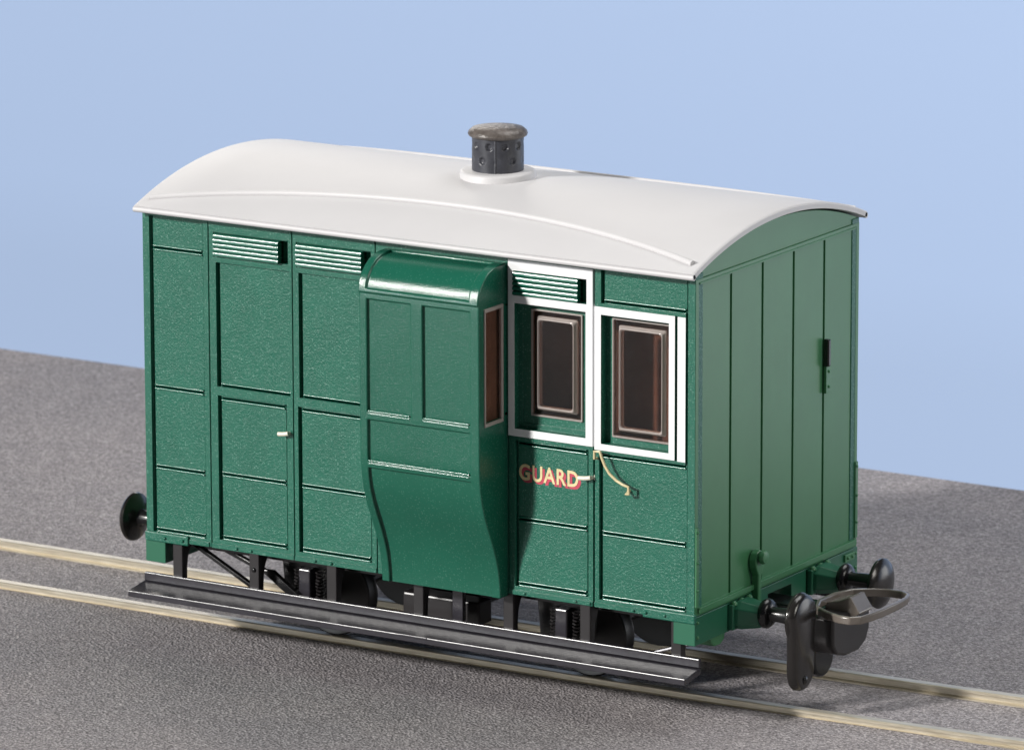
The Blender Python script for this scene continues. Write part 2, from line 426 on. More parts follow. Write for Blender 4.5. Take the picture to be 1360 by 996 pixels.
# windows: clear moulding with a raised rounded inner pane
def rrect(x0, x1, z0, z1, r, n=5):
    out = []
    for cx, cz, a0 in ((x1-r, z1-r, 0), (x0+r, z1-r, 90), (x0+r, z0+r, 180), (x1-r, z0+r, 270)):
        for k in range(n+1):
            a = math.radians(a0+90*k/n); out.append((cx+r*math.cos(a), cz+r*math.sin(a)))
    return out
def window(x0, x1, z0, z1, y, parent, m=0.11):
    def L(i, r, yy): return [(p[0], yy, p[1]) for p in rrect(x0+i, x1-i, z0+i, z1-i, max(r, 0.004))]
    def shell(loops, mat, name, par, close=True, **kw):
        bm = bmesh.new(); vs = [[bm.verts.new(p) for p in l] for l in loops]; k_ = len(loops[0])
        seq = list(zip(vs, vs[1:])) + ([(vs[-1], vs[0])] if close else [])
        for a, b in seq:
            for k in range(k_): bm.faces.new((a[k], a[(k+1) % k_], b[(k+1) % k_], b[k]))
        if not close: bm.faces.new(vs[0]); bm.faces.new(vs[-1][::-1])
        return link(name, bm, mat, par, **kw)
    # thin bright outer rim
    wf = shell([L(0, 0.02, y+0.06), L(0, 0.02, y-0.005), L(0.008, 0.02, y-0.012), L(0.022, 0.02, y-0.0118), L(0.028, 0.02, y+0.01), L(0.028, 0.02, y+0.06)], M['moulding'], 'window_frame', parent)
    # see-through flange
    shell([L(0.029, 0.02, y+0.05), L(0.029, 0.02, y+0.02), L(m, 0.03, y+0.02), L(m, 0.03, y+0.05)], M['pane'], 'flange', wf)
    # raised step round the pane
    shell([L(m+0.001, 0.03, y+0.05), L(m+0.001, 0.03, y+0.015), L(m+0.035, 0.04, y-0.045), L(m+0.045, 0.045, y-0.050), L(m+0.060, 0.05, y-0.03), L(m+0.066, 0.05, y+0.05)], M['moulding'], 'inner_rim', wf)
    shell([L(m+0.067, 0.05, y+0.0), L(m+0.067, 0.05, y-0.025)], M['pane'], 'pane', wf, close=False)
    return wf
window(-2.93, -2.02, 3.19, 4.85, 0.10, gd, 0.10)
wr = P('window_mount', (lambda b: (box(b, WX0+0.02, WX1-0.01, 0.226, 0.25, WZ0, WZ0+0.09), b)[1])(bmesh.new()), M['green'])
wr.name = 'window'; 
window(-1.50, -0.465, 3.03, 4.87, 0.10, wr, 0.105)

# lettering
def text_mesh(body, size, mat, name, parent, loc, ext, off, sx=1.0):
    cu = bpy.data.curves.new(name, 'FONT'); cu.body = body; cu.size = size; cu.extrude = ext; cu.offset = off; cu.space_character = 1.12
    cu.resolution_u = 4
    t = bpy.data.objects.new('tmp', cu); col.objects.link(t)
    dg = bpy.context.evaluated_depsgraph_get(); dg.update()
    me = bpy.data.meshes.new_from_object(t.evaluated_get(dg))
    bpy.data.objects.remove(t); me.name = name
    xs = [v.co.x for v in me.vertices]; w = max(xs)-min(xs); x0 = min(xs)
    zs = [v.co.y for v in me.vertices]; z0 = min(zs); h = max(zs)-z0
    for v in me.vertices:
        x, y, z = v.co
        v.co = (loc[0]+(x-x0)*sx/w, loc[1]-z, loc[2]+(y-z0)*size/h)
    me.materials.clear(); me.materials.append(mat)
    o = bpy.data.objects.new(name, me); col.objects.link(o); o.parent = parent
    return o
lt = text_mesh('GUARD', 0.255, M['letter_gold'], 'lettering', gd, (-3.11, PD-0.006, 2.18), 0.004, 0.005, 1.05)
text_mesh('GUARD', 0.255, M['letter_red'], 'lettering_shade', lt, (-3.085, PD-0.002, 2.145), 0.002, 0.010, 1.07)

# --- side grab rail (gold, curved)
bm = bmesh.new()
gp = [(-1.70, -0.02, 2.70), (-1.70, -0.09, 2.71), (-1.70, -0.09, 2.82), (-1.60, -0.10, 2.83), (-1.565, -0.10, 2.74), (-1.51, -0.10, 2.62), (-1.43, -0.10, 2.51), (-1.31, -0.10, 2.42), (-1.20, -0.10, 2.37), (-1.10, -0.10, 2.345), (-1.095, -0.09, 2.23), (-1.15, -0.08, 2.22), (-1.16, -0.0, 2.25), (-1.16, 0.05, 2.25)]
tube(bm, gp, 0.022, 8)
P('grab_rail', bm, M['gold'], smooth=True)

# --- solebar straps and rivets on the near side
def rivets(parent, pts, axis, r, h, mat):
    for p in pts:
        bm = bmesh.new(); dome(bm, p, axis, r, h); link('rivet', bm, mat, parent, smooth=True)
for (a, b, zt, rv) in ((-10.005, -9.18, 0.50, (-9.62, -9.28)), (-0.88, 0.03, 0.495, (-0.82, -0.49))):
    bm = bmesh.new(); box(bm, a, b, -0.05, 0.02, 0.345, zt)
    sp = P('strap_plate', bm, M['green'], bevel=0.02)
    rivets(sp, [(x, -0.05, 0.422) for x in rv], 'y', 0.028, -0.03, M['green'])
rivets(bpy.data.objects['side_wall'], [(x, -0.02, 0.42) for x in (-5.4, -2.98, -1.05)], 'y', 0.026, -0.03, M['green'])
rivets(d1, [(x, -0.02, 0.42) for x in (-8.27, -8.0)], 'y', 0.026, -0.03, M['green'])
rivets(d2, [(x, -0.02, 0.42) for x in (-6.8, -6.5)], 'y', 0.026, -0.03, M['green'])
rivets(gd, [(x, -0.02, 0.42) for x in (-2.07, -1.82)], 'y', 0.026, -0.03, M['green'])

# --- lookout (ducket) on the near side
DX0, DX1 = -5.45, -3.30
prof = [(0.02, 5.50), (-0.20, 5.50), (-0.36, 5.475), (-0.50, 5.43), (-0.62, 5.35), (-0.71, 5.26), (-0.775, 5.15), (-0.80, 5.03), (-0.805, 4.9)]
low = [(-0.80, 2.45), (-0.79, 2.30), (-0.765, 2.10), (-0.72, 1.90), (-0.65, 1.70), (-0.56, 1.50), (-0.47, 1.32), (-0.385, 1.13), (-0.315, 0.95), (-0.262, 0.78), (-0.228, 0.60), (-0.21, 0.45), (-0.205, 0.33)]
def prof_y(z):
    pts = prof[1:] + low
    for a, b in zip(pts, pts[1:]):
        if a[1] >= z >= b[1] and a[1] != b[1]:
            t = (a[1]-z)/(a[1]-b[1]); return a[0]+(b[0]-a[0])*t
    return pts[-1][0]
full = prof + low
def off_prof(d, pts):
    out = []
    for i, p in enumerate(pts):
        a = pts[max(i-1, 0)]; b = pts[min(i+1, len(pts)-1)]
        dy, dz = b[0]-a[0], b[1]-a[1]; l = math.hypot(dy, dz) or 1
        # outward normal (towards -y / +z)
        out.append((p[0]+dz/l*d, p[1]-dy/l*d))
    return out
bm = bmesh.new()
# shell: skin strips along the profile; columns (x) with panels recessed
def resample(pts, zs_extra, step=0.09):
    res = [pts[0]]
    for a, b in zip(pts, pts[1:]):
        L_ = math.hypot(b[0]-a[0], b[1]-a[1]); n = max(1, int(L_/step))
        cuts = [k/n for k in range(1, n+1)]
        for z in zs_extra:
            if a[1] > z > b[1]: cuts.append((a[1]-z)/(a[1]-b[1]))
        for t in sorted(set(round(c, 5) for c in cuts)): res.append((a[0]+(b[0]-a[0])*t, a[1]+(b[1]-a[1])*t))
    return res
zP = [4.90, 3.14, 3.02, 2.36, 2.26, 5.00, 5.06]
pp = resample(full, zP)
keep = [pp[0]]
for q in pp[1:]:
    if math.hypot(q[0]-keep[-1][0], q[1]-keep[-1][1]) > 0.012 or any(abs(q[1]-z) < 1e-4 for z in zP): keep.append(q)
pp = keep
inn = off_prof(-0.050, pp); prd = off_prof(0.035, pp)
xcols = [DX0, DX0+0.14, -4.53, -4.31, DX1-0.17, DX1]
xl, xa, xb, xc, xd, xr = xcols
def lev(i, ci):
    """depth level (0 face, 1 recessed, 2 proud) of strip i between pp[i],pp[i+1], column ci"""
    z = (pp[i][1]+pp[i+1][1])/2; y = (pp[i][0]+pp[i+1][0])/2
    if z > 5.0 or y > -0.6 and z > 4:
        if z < 5.06: return 2
        return 2 if ci in (0, 4) else (2 if y > -0.1 else 0)
    if ci in (0, 4): return 0
    if 3.14 < z < 4.90: return 0 if ci == 2 else 1
    if 2.36 < z < 3.02: return 1
    if z < 2.26: return 1
    return 0
LV = {0: pp, 1: inn, 2: prd}
vd = {}
def DV(x, i, l):
    k = (round(x, 4), i, l)
    if k not in vd:
        y, z = LV[l][i]; vd[k] = bm.verts.new((x, y, z))
    return vd[k]
n = len(pp)
for ci in range(5):
    xa_, xb_ = xcols[ci], xcols[ci+1]
    for i in range(n-1):
        l = lev(i, ci)
        bm.faces.new((DV(xa_, i, l), DV(xb_, i, l), DV(xb_, i+1, l), DV(xa_, i+1, l)))
        if i < n-2 and lev(i+1, ci) != l:
            l2 = lev(i+1, ci); bm.faces.new((DV(xa_, i+1, l), DV(xb_, i+1, l), DV(xb_, i+1, l2), DV(xa_, i+1, l2)))
        if ci < 4 and lev(i, ci+1) != l:
            l2 = lev(i, ci+1); bm.faces.new((DV(xb_, i, l), DV(xb_, i+1, l), DV(xb_, i+1, l2), DV(xb_, i, l2)))
# side cheeks (with opening in both for the side windows)
ZW0, ZW1, YW0, YW1 = 3.16, 4.90, -0.655, -0.14
for x, s in ((DX0, 1), (DX1, -1)):
    ci = 0 if s == 1 else 4
    for i in range(n-1):
        l = lev(i, ci); a = DV(x, i, l); b = DV(x, i+1, l)
        za, zb_ = pp[i][1], pp[i+1][1]
        yb = 0.02
        a2 = bm.verts.new((x, yb, a.co.z)); b2 = bm.verts.new((x, yb, b.co.z))
        zm = (za+zb_)/2
        if ZW0 < zm < ZW1 and pp[i][0] < -0.7:
            c1 = bm.verts.new((x, YW0, a.co.z)); c2 = bm.verts.new((x, YW0, b.co.z)); c3 = bm.verts.new((x, YW1, a.co.z)); c4 = bm.verts.new((x, YW1, b.co.z))
            bm.faces.new((a, c1, c2, b)); bm.faces.new((c3, a2, b2, c4))
        elif abs(a.co.z-b.co.z) > 1e-5: bm.faces.new((a, a2, b2, b))
        if i < n-2 and lev(i+1, ci) != l:
            pass
# floor
bm.faces.new((DV(DX0, n-1, 0), DV(xa, n-1, 0), DV(xa, n-1, 1), DV(xd, n-1, 1), DV(xd, n-1, 0), DV(DX1, n-1, 0), bm.verts.new((DX1, 0.02, 0.33)), bm.verts.new((DX0, 0.02, 0.33))))
bmesh.ops.remove_doubles(bm, verts=bm.verts, dist=0.0005)
dk = P('lookout', bm, M['green_duck'], smooth=True)
md = dk.modifiers.new('bevel', 'BEVEL'); md.width = 0.020; md.segments = 3; md.use_clamp_overlap = False; md.limit_method = 'ANGLE'; md.angle_limit = math.radians(35)
for (xa_, xb_, z_) in ((DX0+0.16, -4.55, 3.155), (-4.29, DX1-0.19, 3.155), (DX0+0.16, DX1-0.19, 2.375)):
    for q in (0.0, 0.045):
        bm = bmesh.new(); y_ = prof_y(z_)+0.006
        tube(bm, [(xa_, y_, z_-q), ((xa_+xb_)/2, y_, z_-q), (xb_, y_, z_-q)], 0.017, 12)  # tubes added along the panel bottoms to catch the ledge highlights
        link('highlight_bead', bm, M['green_louvre'], dk, smooth=True)
dk['label'] = 'projecting side lookout with curved hood and panels'
# lookout side window
bm = bmesh.new()
zlo = min(p[1] for p in pp if p[1] > ZW0 and p[1] < ZW1); 
def ring_x(x, y0, y1, z0, z1, w, t):
    box(bm, x-t, x+t, y0, y1, z0, z0+w); box(bm, x-t, x+t, y0, y1, z1-w, z1)
    box(bm, x-t, x+t, y0, y0+w*0.5, z0+w, z1-w); box(bm, x-t, x+t, y1-w, y1, z0+w, z1-w)
ring_x(DX1+0.0, YW0-0.01, YW1+0.01, 3.10, 4.93, 0.06, 0.025)
lw = link('window_frame', bm, M['moulding'], dk, bevel=0.012)
bm = bmesh.new(); box(bm, DX1-0.012, DX1+0.008, YW0+0.018, YW1-0.045, 3.155, 4.875)
link('pane', bm, M['pane'], lw)
bm = bmesh.new(); box(bm, DX1-0.10, DX1-0.07, -0.70, 0.0, 2.9, 5.0)  # brown sheet added close behind the pane, in place of the unlit inside
link('pane_backing', bm, M['backing'], dk)

# --- end walls
def end_wall(sign):
    x = 0.0 if sign > 0 else -10.0
    fm = (lambda u, v, d: (x-sign*d, u, v))
    y0, dy = 0.125, 0.9626
    r = [(0.115, W-0.115, 0.58, 5.56, 0.018, None)]
    for i in range(6):
        g = y0+i*dy
        r.append((g-0.030, g+0.030, 0.58, 5.56, 0.052, None))
    r += [(0.08, W-0.08, 0.50, 0.58, -0.05, None), (0.115, W-0.115, 5.535, 5.565, -0.01, None)]
    bm = relief(0.004, W-0.004, 0.45, 5.62, r, fm, 0.062)
    # arched top panel
    arc = []
    for k in range(25):
        t = -1+2*k/24; yy = CY+t*(CY-0.004)
        arc.append((yy, roof_z(yy)-0.03))
    prism(bm, [(0.004, 5.621)] + arc + [(W-0.004, 5.621)], x-sign*0.02, x-sign*0.22, 'x')
    return bm
RR = 7.45; RZA = 6.165          # under side of the roof: circle radius and crown height
def roof_z(y): 
    d = y-CY
    return RZA - RR + math.sqrt(RR*RR-d*d)
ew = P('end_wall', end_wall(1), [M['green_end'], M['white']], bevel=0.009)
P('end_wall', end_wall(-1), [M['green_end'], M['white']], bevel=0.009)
# corner straps with rivets
bm = bmesh.new()
for ya_, yc_ in ((0.012, 0.05), (W-0.085, W-0.05)):
    bm = bmesh.new(); box(bm, -0.01, 0.022, ya_, ya_+0.073, 0.6, 1.82)
    cs = link('corner_strap', bm, M['green_end'], ew)
    for z in (1.75, 1.28, 0.85):
        bm = bmesh.new(); dome(bm, (0.022, yc_, z), 'x', 0.025, 0.025); link('rivet', bm, M['green_end'], ew, smooth=True)
# far side wall
fs = lambda u, v, d: (u, W-d, v)
r = []
for a, b in ((-9.85, -8.88), (-8.6, -7.3), (-7.05, -5.8), (-3.15, -1.88), (-1.63, -0.15)):
    r += [(a, b, 0.52, 2.8, PD, None), (a, b, 3.0, 5.55, PD, None)] + ridge(a, b, 1.55, PD)
BEADS.clear()
r += [(-3.0, -2.0, 3.2, 4.85, None, 0), (-1.5, -0.45, 3.1, 4.85, None, 0)]
P('side_wall', relief(-9.996, -0.004, ZB, ZT, r, fs, BK), GM, bevel=0.01)
# interior box: floor, brown lining, partition
bm = bmesh.new()
box(bm, -9.7, -0.26, 0.26, W-0.26, 0.42, 0.50)
box(bm, -9.7, -0.26, 0.70, 0.78, 0.51, 5.6)
P('interior', bm, M['interior'])

# --- headstocks (buffer beams)
def headstock(sign):
    x = 0.0 if sign > 0 else -10.0
    fm = (lambda u, v, d: (x-sign*d, u, v))
    r = [(2.22, 2.96, 0.0, 0.31, None, 0), (0.98, 1.06, 0.02, 0.42, 0.06, 0), (3.42, 3.50, 0.02, 0.42, 0.06, 0)]
    bm = relief(-0.012, W+0.012, 0.0, 0.445, r, fm, 0.36, base=-0.015)
    return bm
def buffer_set(sign):
    x = 0.0 if sign > 0 else -10.0
    hs = P('buffer_beam', headstock(sign), [M['green_beam']], bevel=0.02)
    s = sign
    for y in (1.30, 3.76):
        bm = bmesh.new()
        # base flange and bolts
        box(bm, *(sorted((x+s*0.0, x+s*0.10))), y-0.30, y+0.30, 0.02, 0.42)
        fl = link('buffer_flange', bm, M['green_beam'], hs, bevel=0.02)
        rivets(hs, [(x+s*0.07, y+dy, z) for (dy, z) in ((-0.22, 0.41), (0.02, 0.41), (0.24, 0.41))], 'z', 0.055, 0.06, M['green_end'])
    if s > 0:
        bm = bmesh.new()
        box(bm, 0.0, 0.05, 4.62, 4.93, 0.28, 0.40); dome(bm, (0.05, 4.70, 0.34), 'x', 0.03, 0.03); dome(bm, (0.05, 4.84, 0.34), 'x', 0.03, 0.03)
        link('label_clip', bm, M['green_end'], hs, bevel=0.01)
        rivets(hs, [(0.015, yy_, z) for z in (0.35, 0.12) for yy_ in (0.06, W-0.06)], 'x', 0.028, 0.03, M['green_end'])
        bm = bmesh.new()
        pts = [(0.50, 0.02), (0.52, -0.08), (0.62, -0.15), (0.80, -0.16), (0.92, -0.10), (0.95, 0.02)]
        prism(bm, pts, 0.0, -0.28, 'x')
        link('chain_bracket', bm, M['green_end'], hs, bevel=0.03)
    for k, y in enumerate((1.30, 3.76)):
        z = 0.27
        bm = bmesh.new()
        # octagonal tapered housing
        n = 8; rings = []
        for (xx, hw, hh) in ((0.08, 0.27, 0.22), (0.16, 0.27, 0.22), (0.46, 0.20, 0.17), (0.48, 0.18, 0.15)):
            ring = []
            for (a, b) in ((-1, -.55), (-.55, -1), (.55, -1), (1, -.55), (1, .55), (.55, 1), (-.55, 1), (-1, .55)):
                ring.append(bm.verts.new((x+s*xx, y+a*hw, z+b*hh-0.03)))
            rings.append(ring)
        for a, b in zip(rings, rings[1:]):
            for q in range(8): bm.faces.new((a[q], a[(q+1) % 8], b[(q+1) % 8], b[q]))
        bm.faces.new(rings[0]); bm.faces.new(rings[-1][::-1])
        bf = P('buffer', bm, M['green_beam'], bevel=0.02)
        bm = bmesh.new()
        zc = z+0.02
        lathe(bm, [(0.20, 0.46), (0.23, 0.50), (0.23, 0.55), (0.19, 0.60), (0.12, 0.62), (0.11, 0.68), (0.13, 0.98), (0.16, 1.06)] if s > 0 else
              [(0.20, -0.46), (0.23, -0.50), (0.23, -0.55), (0.19, -0.60), (0.12, -0.62), (0.11, -0.68), (0.13, -0.98), (0.16, -1.06)], (x, y, zc), 'x', 28)
        link('shank', bm, M['black'], bf, smooth=True)
        bm = bmesh.new()
        prof_ = [(0.10, 1.00), (0.30, 1.06), (0.385, 1.11), (0.395, 1.15), (0.37, 1.185), (0.25, 1.235), (0.12, 1.255), (0.0, 1.26)]
        lathe(bm, [(r_, (h_-(0.07 if (s > 0 and k == 0) else 0))*s) for r_, h_ in prof_], (x, y, zc), 'x', 40)
        link('buffer_head', bm, M['buffer'], bf, smooth=True)
        if s > 0 and k == 0:
            # long hanging pad that covers the lower half of the near buffer
            bm = bmesh.new(); loops = []
            for (xx, sc_) in ((1.02, 0.86), (1.06, 1.0), (1.13, 1.0), (1.175, 0.93), (1.20, 0.80)):
                loop = []
                cz, cb = zc-0.02, -0.50
                for q in range(28):
                    a = 2*math.pi*q/28
                    rr = 0.40 if math.sin(a) > 0.15 else 0.335
                    yy = y+math.cos(a)*(rr-(1-sc_)*0.4); zz = math.sin(a)*(rr-(1-sc_)*0.4)
                    zz += cz if math.sin(a) > 0.15 else (cb if math.sin(a) < -0.02 else cz-0.18)
                    loop.append(bm.verts.new((xx, yy, zz)))
                loops.append(loop)
            for a, b in zip(loops, loops[1:]):
                for q in range(28): bm.faces.new((a[q], a[(q+1) % 28], b[(q+1) % 28], b[q]))
            bm.faces.new(loops[0]); bm.faces.new(loops[-1][::-1])
            pd = link('hanging_pad', bm, M['buffer'], bf, smooth=True)
            bm = bmesh.new(); dome(bm, (1.19, y-0.02, -0.66), 'x', 0.07, 0.045, 16)
            link('pad_pin', bm, M['black'], pd, smooth=True)
buffer_set(1); buffer_set(-1)

# --- coupling at both ends
def smooth_loop(pts, it=2):
    for _ in range(it):
        q = []
        for i, p in enumerate(pts):
            nx = pts[(i+1) % len(pts)]
            q += [(p[0]*.75+nx[0]*.25, p[1]*.75+nx[1]*.25), (p[0]*.25+nx[0]*.75, p[1]*.25+nx[1]*.75)]
        pts = q
    return pts
def coupling(sign):
    T = (lambda x: x) if sign > 0 else (lambda x: -10-x)
    bm = bmesh.new()
    # drop box (knuckle) below the hoop
    pts = [(1.90, 0.16), (1.90, -0.26), (2.02, -0.42), (2.30, -0.50), (2.72, -0.50), (2.95, -0.40), (3.05, -0.22), (3.05, 0.16)]
    a0, a1 = sorted((T(0.85), T(1.34)))
    prism(bm, pts, a0, a1, 'x')
    cp = P('coupling', bm, M['grey_post'], bevel=0.04, segs=3)
    bm = bmesh.new()
    outer = smooth_loop([(0.86, 1.98), (1.50, 1.56), (1.90, 1.56), (2.01, 2.05), (2.01, 3.0), (1.86, 3.40), (1.38, 3.40), (0.86, 3.02)], 1)
    ring = []
    cx = sum(p[0] for p in outer)/len(outer); cy = sum(p[1] for p in outer)/len(outer)
    def inset(p, t, ol=outer):
        dx, dy = p[0]-cx, p[1]-cy; l = math.hypot(dx, dy); return (p[0]-dx/l*t, p[1]-dy/l*t)
    z0, z1 = 0.215, 0.34
    L4 = [[(p[0], p[1], z0) for p in outer], [(p[0], p[1], z1) for p in outer], [(*inset(p, 0.075), z1) for p in outer], [(*inset(p, 0.075), z0) for p in outer]]
    vs = [[bm.verts.new((T(p[0]), p[1], p[2])) for p in l] for l in L4]; m_ = len(outer)
    for a, b in zip(vs, vs[1:]+vs[:1]):
        for q in range(m_): bm.faces.new((a[q], a[(q+1) % m_], b[(q+1) % m_], b[q]))
    link('hoop', bm, M['coupling'], cp, smooth=True, bevel=0.02)
    bm = bmesh.new()
    # hook block with a slanting face inside the hoop
    pts = [(0.9, 0.12), (0.9, 0.26), (1.15, 0.32), (1.34, 0.40), (1.50, 0.16), (1.4, 0.08)]
    prism(bm, [(T(p[0]), p[1]) for p in pts], 2.42, 2.86, 'y')
    link('hook', bm, M['coupling'], cp, bevel=0.02)
    bm = bmesh.new()
    a0, a1 = sorted((T(-0.3), T(0.95))); box(bm, a0, a1, 2.28, 2.80, 0.02, 0.18)
    link('draw_bar', bm, M['black'], cp, bevel=0.03)
    bm = bmesh.new()
    yy = 2.42
    pts = [(yy-0.32, 0.1), (yy-0.32, -0.62)] + [(yy-0.32*math.cos(math.pi*k/8), -0.62-0.30*math.sin(math.pi*k/8)) for k in range(1, 8)] + [(yy+0.32, -0.62), (yy+0.32, 0.1)]
    a0, a1 = sorted((T(0.90), T(0.70)))
    prism(bm, pts, a0, a1, 'x')
    link('trip_pad', bm, M['black'], cp, bevel=0.05, segs=3)
coupling(1)

# --- end wall fittings (near end)
bm = bmesh.new()
pts = [(1.71, 0.20), (1.73, 0.72), (1.66, 0.86), (1.64, 0.98), (1.69, 1.08), (1.79, 1.12), (1.88, 1.08), (1.92, 0.96), (1.89, 0.84), (1.82, 0.72), (1.82, 0.20)]
prism(bm, pts, -0.0, 0.13, 'x')
br = P('lamp_iron', bm, M['green_end'], bevel=0.02)
bm = bmesh.new()
lathe(bm, [(0.06, 0.1), (0.06, 0.15), (0.105, 0.17), (0.11, 0.20), (0.09, 0.24), (0.0, 0.255)], (0, 1.76, 1.02), 'x', 20)
link('knob', bm, M['green_end'], br, smooth=True)
bm = bmesh.new()
box(bm, 0.0, 0.10, 3.93, 4.01, 3.55, 3.98); 
hb = P('lamp_bracket', bm, M['black'], bevel=0.02)
bm = bmesh.new()
box(bm, 0.0, 0.05, 3.95, 4.10, 3.12, 3.545); dome(bm, (0.045, 4.03, 3.46), 'x', 0.03, 0.03); dome(bm, (0.045, 4.03, 3.22), 'x', 0.03, 0.03)
link('bracket_plate', bm, M['green_end'], hb, bevel=0.01)

# --- roof
def roof():
    bm = bmesh.new()
    x0, x1 = -10.03, 0.07
    ya, yb = -0.17, W+0.10
    K = 48; T_ = 0.105
    rows = []
    def ring(x, inset):
        top = []; bot = []
        for k in range(K+1):
            y = ya+(yb-ya)*k/K
            d = y-CY; zb = roof_z(y)
            nrm = Vector((d/RR, math.sqrt(1-(d/RR)**2)))
            top.append(bm.verts.new((x, y+nrm[0]*(T_-inset), zb+nrm[1]*(T_-inset)))); bot.append(bm.verts.new((x, y+nrm[0]*inset*0.3, zb+nrm[1]*inset*0.3)))
        return top + bot[::-1]
    xs = [(x0, 0.028), (x0+0.02, 0.008), (x0+0.05, 0.0)] + [(x0+0.05+(x1-x0-0.10)*k/14, 0.0) for k in range(1, 14)] + [(x1-0.05, 0.0), (x1-0.02, 0.008), (x1, 0.028)]
    rs = [ring(*a) for a in xs]
    m_ = len(rs[0])
    for a, b in zip(rs, rs[1:]):
        for q in range(m_): bm.faces.new((a[q], a[(q+1) % m_], b[(q+1) % m_], b[q]))
    bm.faces.new(rs[0]); bm.faces.new(rs[-1][::-1])
    return bm
rf = P('roof', roof(), M['roof'], smooth=True)
# rounded eave beads
bm = bmesh.new()
for y in (-0.17, W+0.10):
    bm = bmesh.new()
    tube(bm, [(-10.03, y, roof_z(y)+0.035), (-5, y, roof_z(y)+0.035), (0.07, y, roof_z(y)+0.035)], 0.045, 12)
    link('eave_bead', bm, M['roof'], rf, smooth=True)
# rain strips (curved in plan)
def strip(mirror):
    bm = bmesh.new(); path = []
    for k in range(61):
        t = -1+2*k/60
        x = -4.97+t*4.90
        y = STRIP_A + STRIP_B*(1-t*t)
        if mirror: y = W-y
        d = y-CY; R2 = RR+0.105
        path.append((x, CY+d/RR*R2, RZA-RR+math.sqrt(1-(d/RR)**2)*R2+(-0.012 if mirror else 0.018)))
    tube(bm, path, 0.048, 10)
    return bm
STRIP_A, STRIP_B = 0.06, 0.86
link('rain_strip', strip(False), M['roof'], rf, smooth=True)
link('rain_strip', strip(True), M['roof'], rf, smooth=True)

# --- chimney
CXX = -5.02
bm = bmesh.new()
lathe(bm, [(0.60, 6.12), (0.595, 6.33), (0.575, 6.36), (0.54, 6.375), (0.0, 6.375)], (CXX, CY, 0), 'z', 48)
link('chimney_base', bm, M['roof'], rf, smooth=True)
def chimney():
    bm = bmesh.new()
    R0, NS = 0.405, 180
    z0, z1 = 6.33, 6.93
    holes = []
    for k in range(10):
        holes.append((math.radians(-60+18+36*k), 6.79, 0.035))
        holes.append((math.radians(-60+36*k), 6.56, 0.035 if k % 2 else 0.008))
    NZ = 44
    grid = []
    for j in range(NZ+1):
        z = z0+(z1-z0)*j/NZ; row = []
        for i in range(NS):
            a = 2*math.pi*i/NS; r = R0
            for (ha, hz, hd) in holes:
                da = (a-ha+math.pi) % (2*math.pi)-math.pi
                dd = math.hypot(da*R0, z-hz)
                if dd < 0.062: r = R0-hd*min(1, (0.062-dd)/0.022)
            sa = (a-math.radians(-64)+math.pi) % (2*math.pi)-math.pi
            if abs(sa)*R0 < 0.012: r += 0.012
            row.append(bm.verts.new((CXX+r*math.cos(a), CY+r*math.sin(a), z)))
        grid.append(row)
    for a, b in zip(grid, grid[1:]):
        for i in range(NS): bm.faces.new((a[i], a[(i+1) % NS], b[(i+1) % NS], b[i]))
    bm.faces.new(grid[0]); bm.faces.new(grid[-1][::-1])
    return bm
ch = P('chimney', chimney(), M['chimney'], smooth=True)
bm = bmesh.new()
lathe(bm, [(0.42, 6.90), (0.455, 6.92), (0.468, 6.95), (0.455, 6.99), (0.40, 7.035), (0.22, 7.06), (0.0, 7.065)], (CXX, CY, 0), 'z', 48)
link('cap', bm, M['cap'], ch, smooth=True)

# --- underframe
def side_underframe(mirror):
    Y = (lambda y: W-y) if mirror else (lambda y: y)
    def bx(bm, x0, x1, y0, y1, z0, z1):
        a, b = sorted((Y(y0), Y(y1))); box(bm, x0, x1, a, b, z0, z1)
    bm = bmesh.new()
    prism(bm, [(Y(-0.46), -0.395), (Y(0.03), -0.325), (Y(0.03), -0.43), (Y(-0.46), -0.495)], -10.06, 0.10, 'x')   # tread
    fb = P('footboard', bm, M['board'], bevel=0.009)
    bm = bmesh.new(); bx(bm, -10.04, 0.10, -0.03, 0.045, -0.318, -0.185)
    link('upright', bm, M['board'], fb, bevel=0.010)
    bm = bmesh.new()
    bx(bm, -4.98, -4.48, -0.475, -0.45, -0.425, -0.39)
    link('board_clip', bm, M['board'], fb, bevel=0.004)
    for x in (-9.43, -7.98, -6.53, -4.93, -3.30, -1.93, -0.33):
        bm = bmesh.new()
        bx(bm, x-0.09, x+0.09, 0.02, 0.07, -0.30, 0.385)
        a, b = sorted((Y(0.07), Y(0.30)))
        pts = [(0.068, -0.28), (0.16, -0.26), (0.17, -0.05), (0.19, 0.10), (0.25, 0.22), (0.36, 0.385), (0.068, 0.385)]
        prism(bm, [(Y(p[0]), p[1]) for p in pts], x+0.0, x+0.088, 'x')
        st = link('stay', bm, M['grey_post'], fb, bevel=0.012)
        if x == -7.98:
            bm = bmesh.new(); dome(bm, (x, Y(0.02), 0.11), 'y', 0.04, 0.03 if mirror else -0.03)
            link('bolt', bm, M['black'], st, smooth=True)
    return fb
side_underframe(False); side_underframe(True)
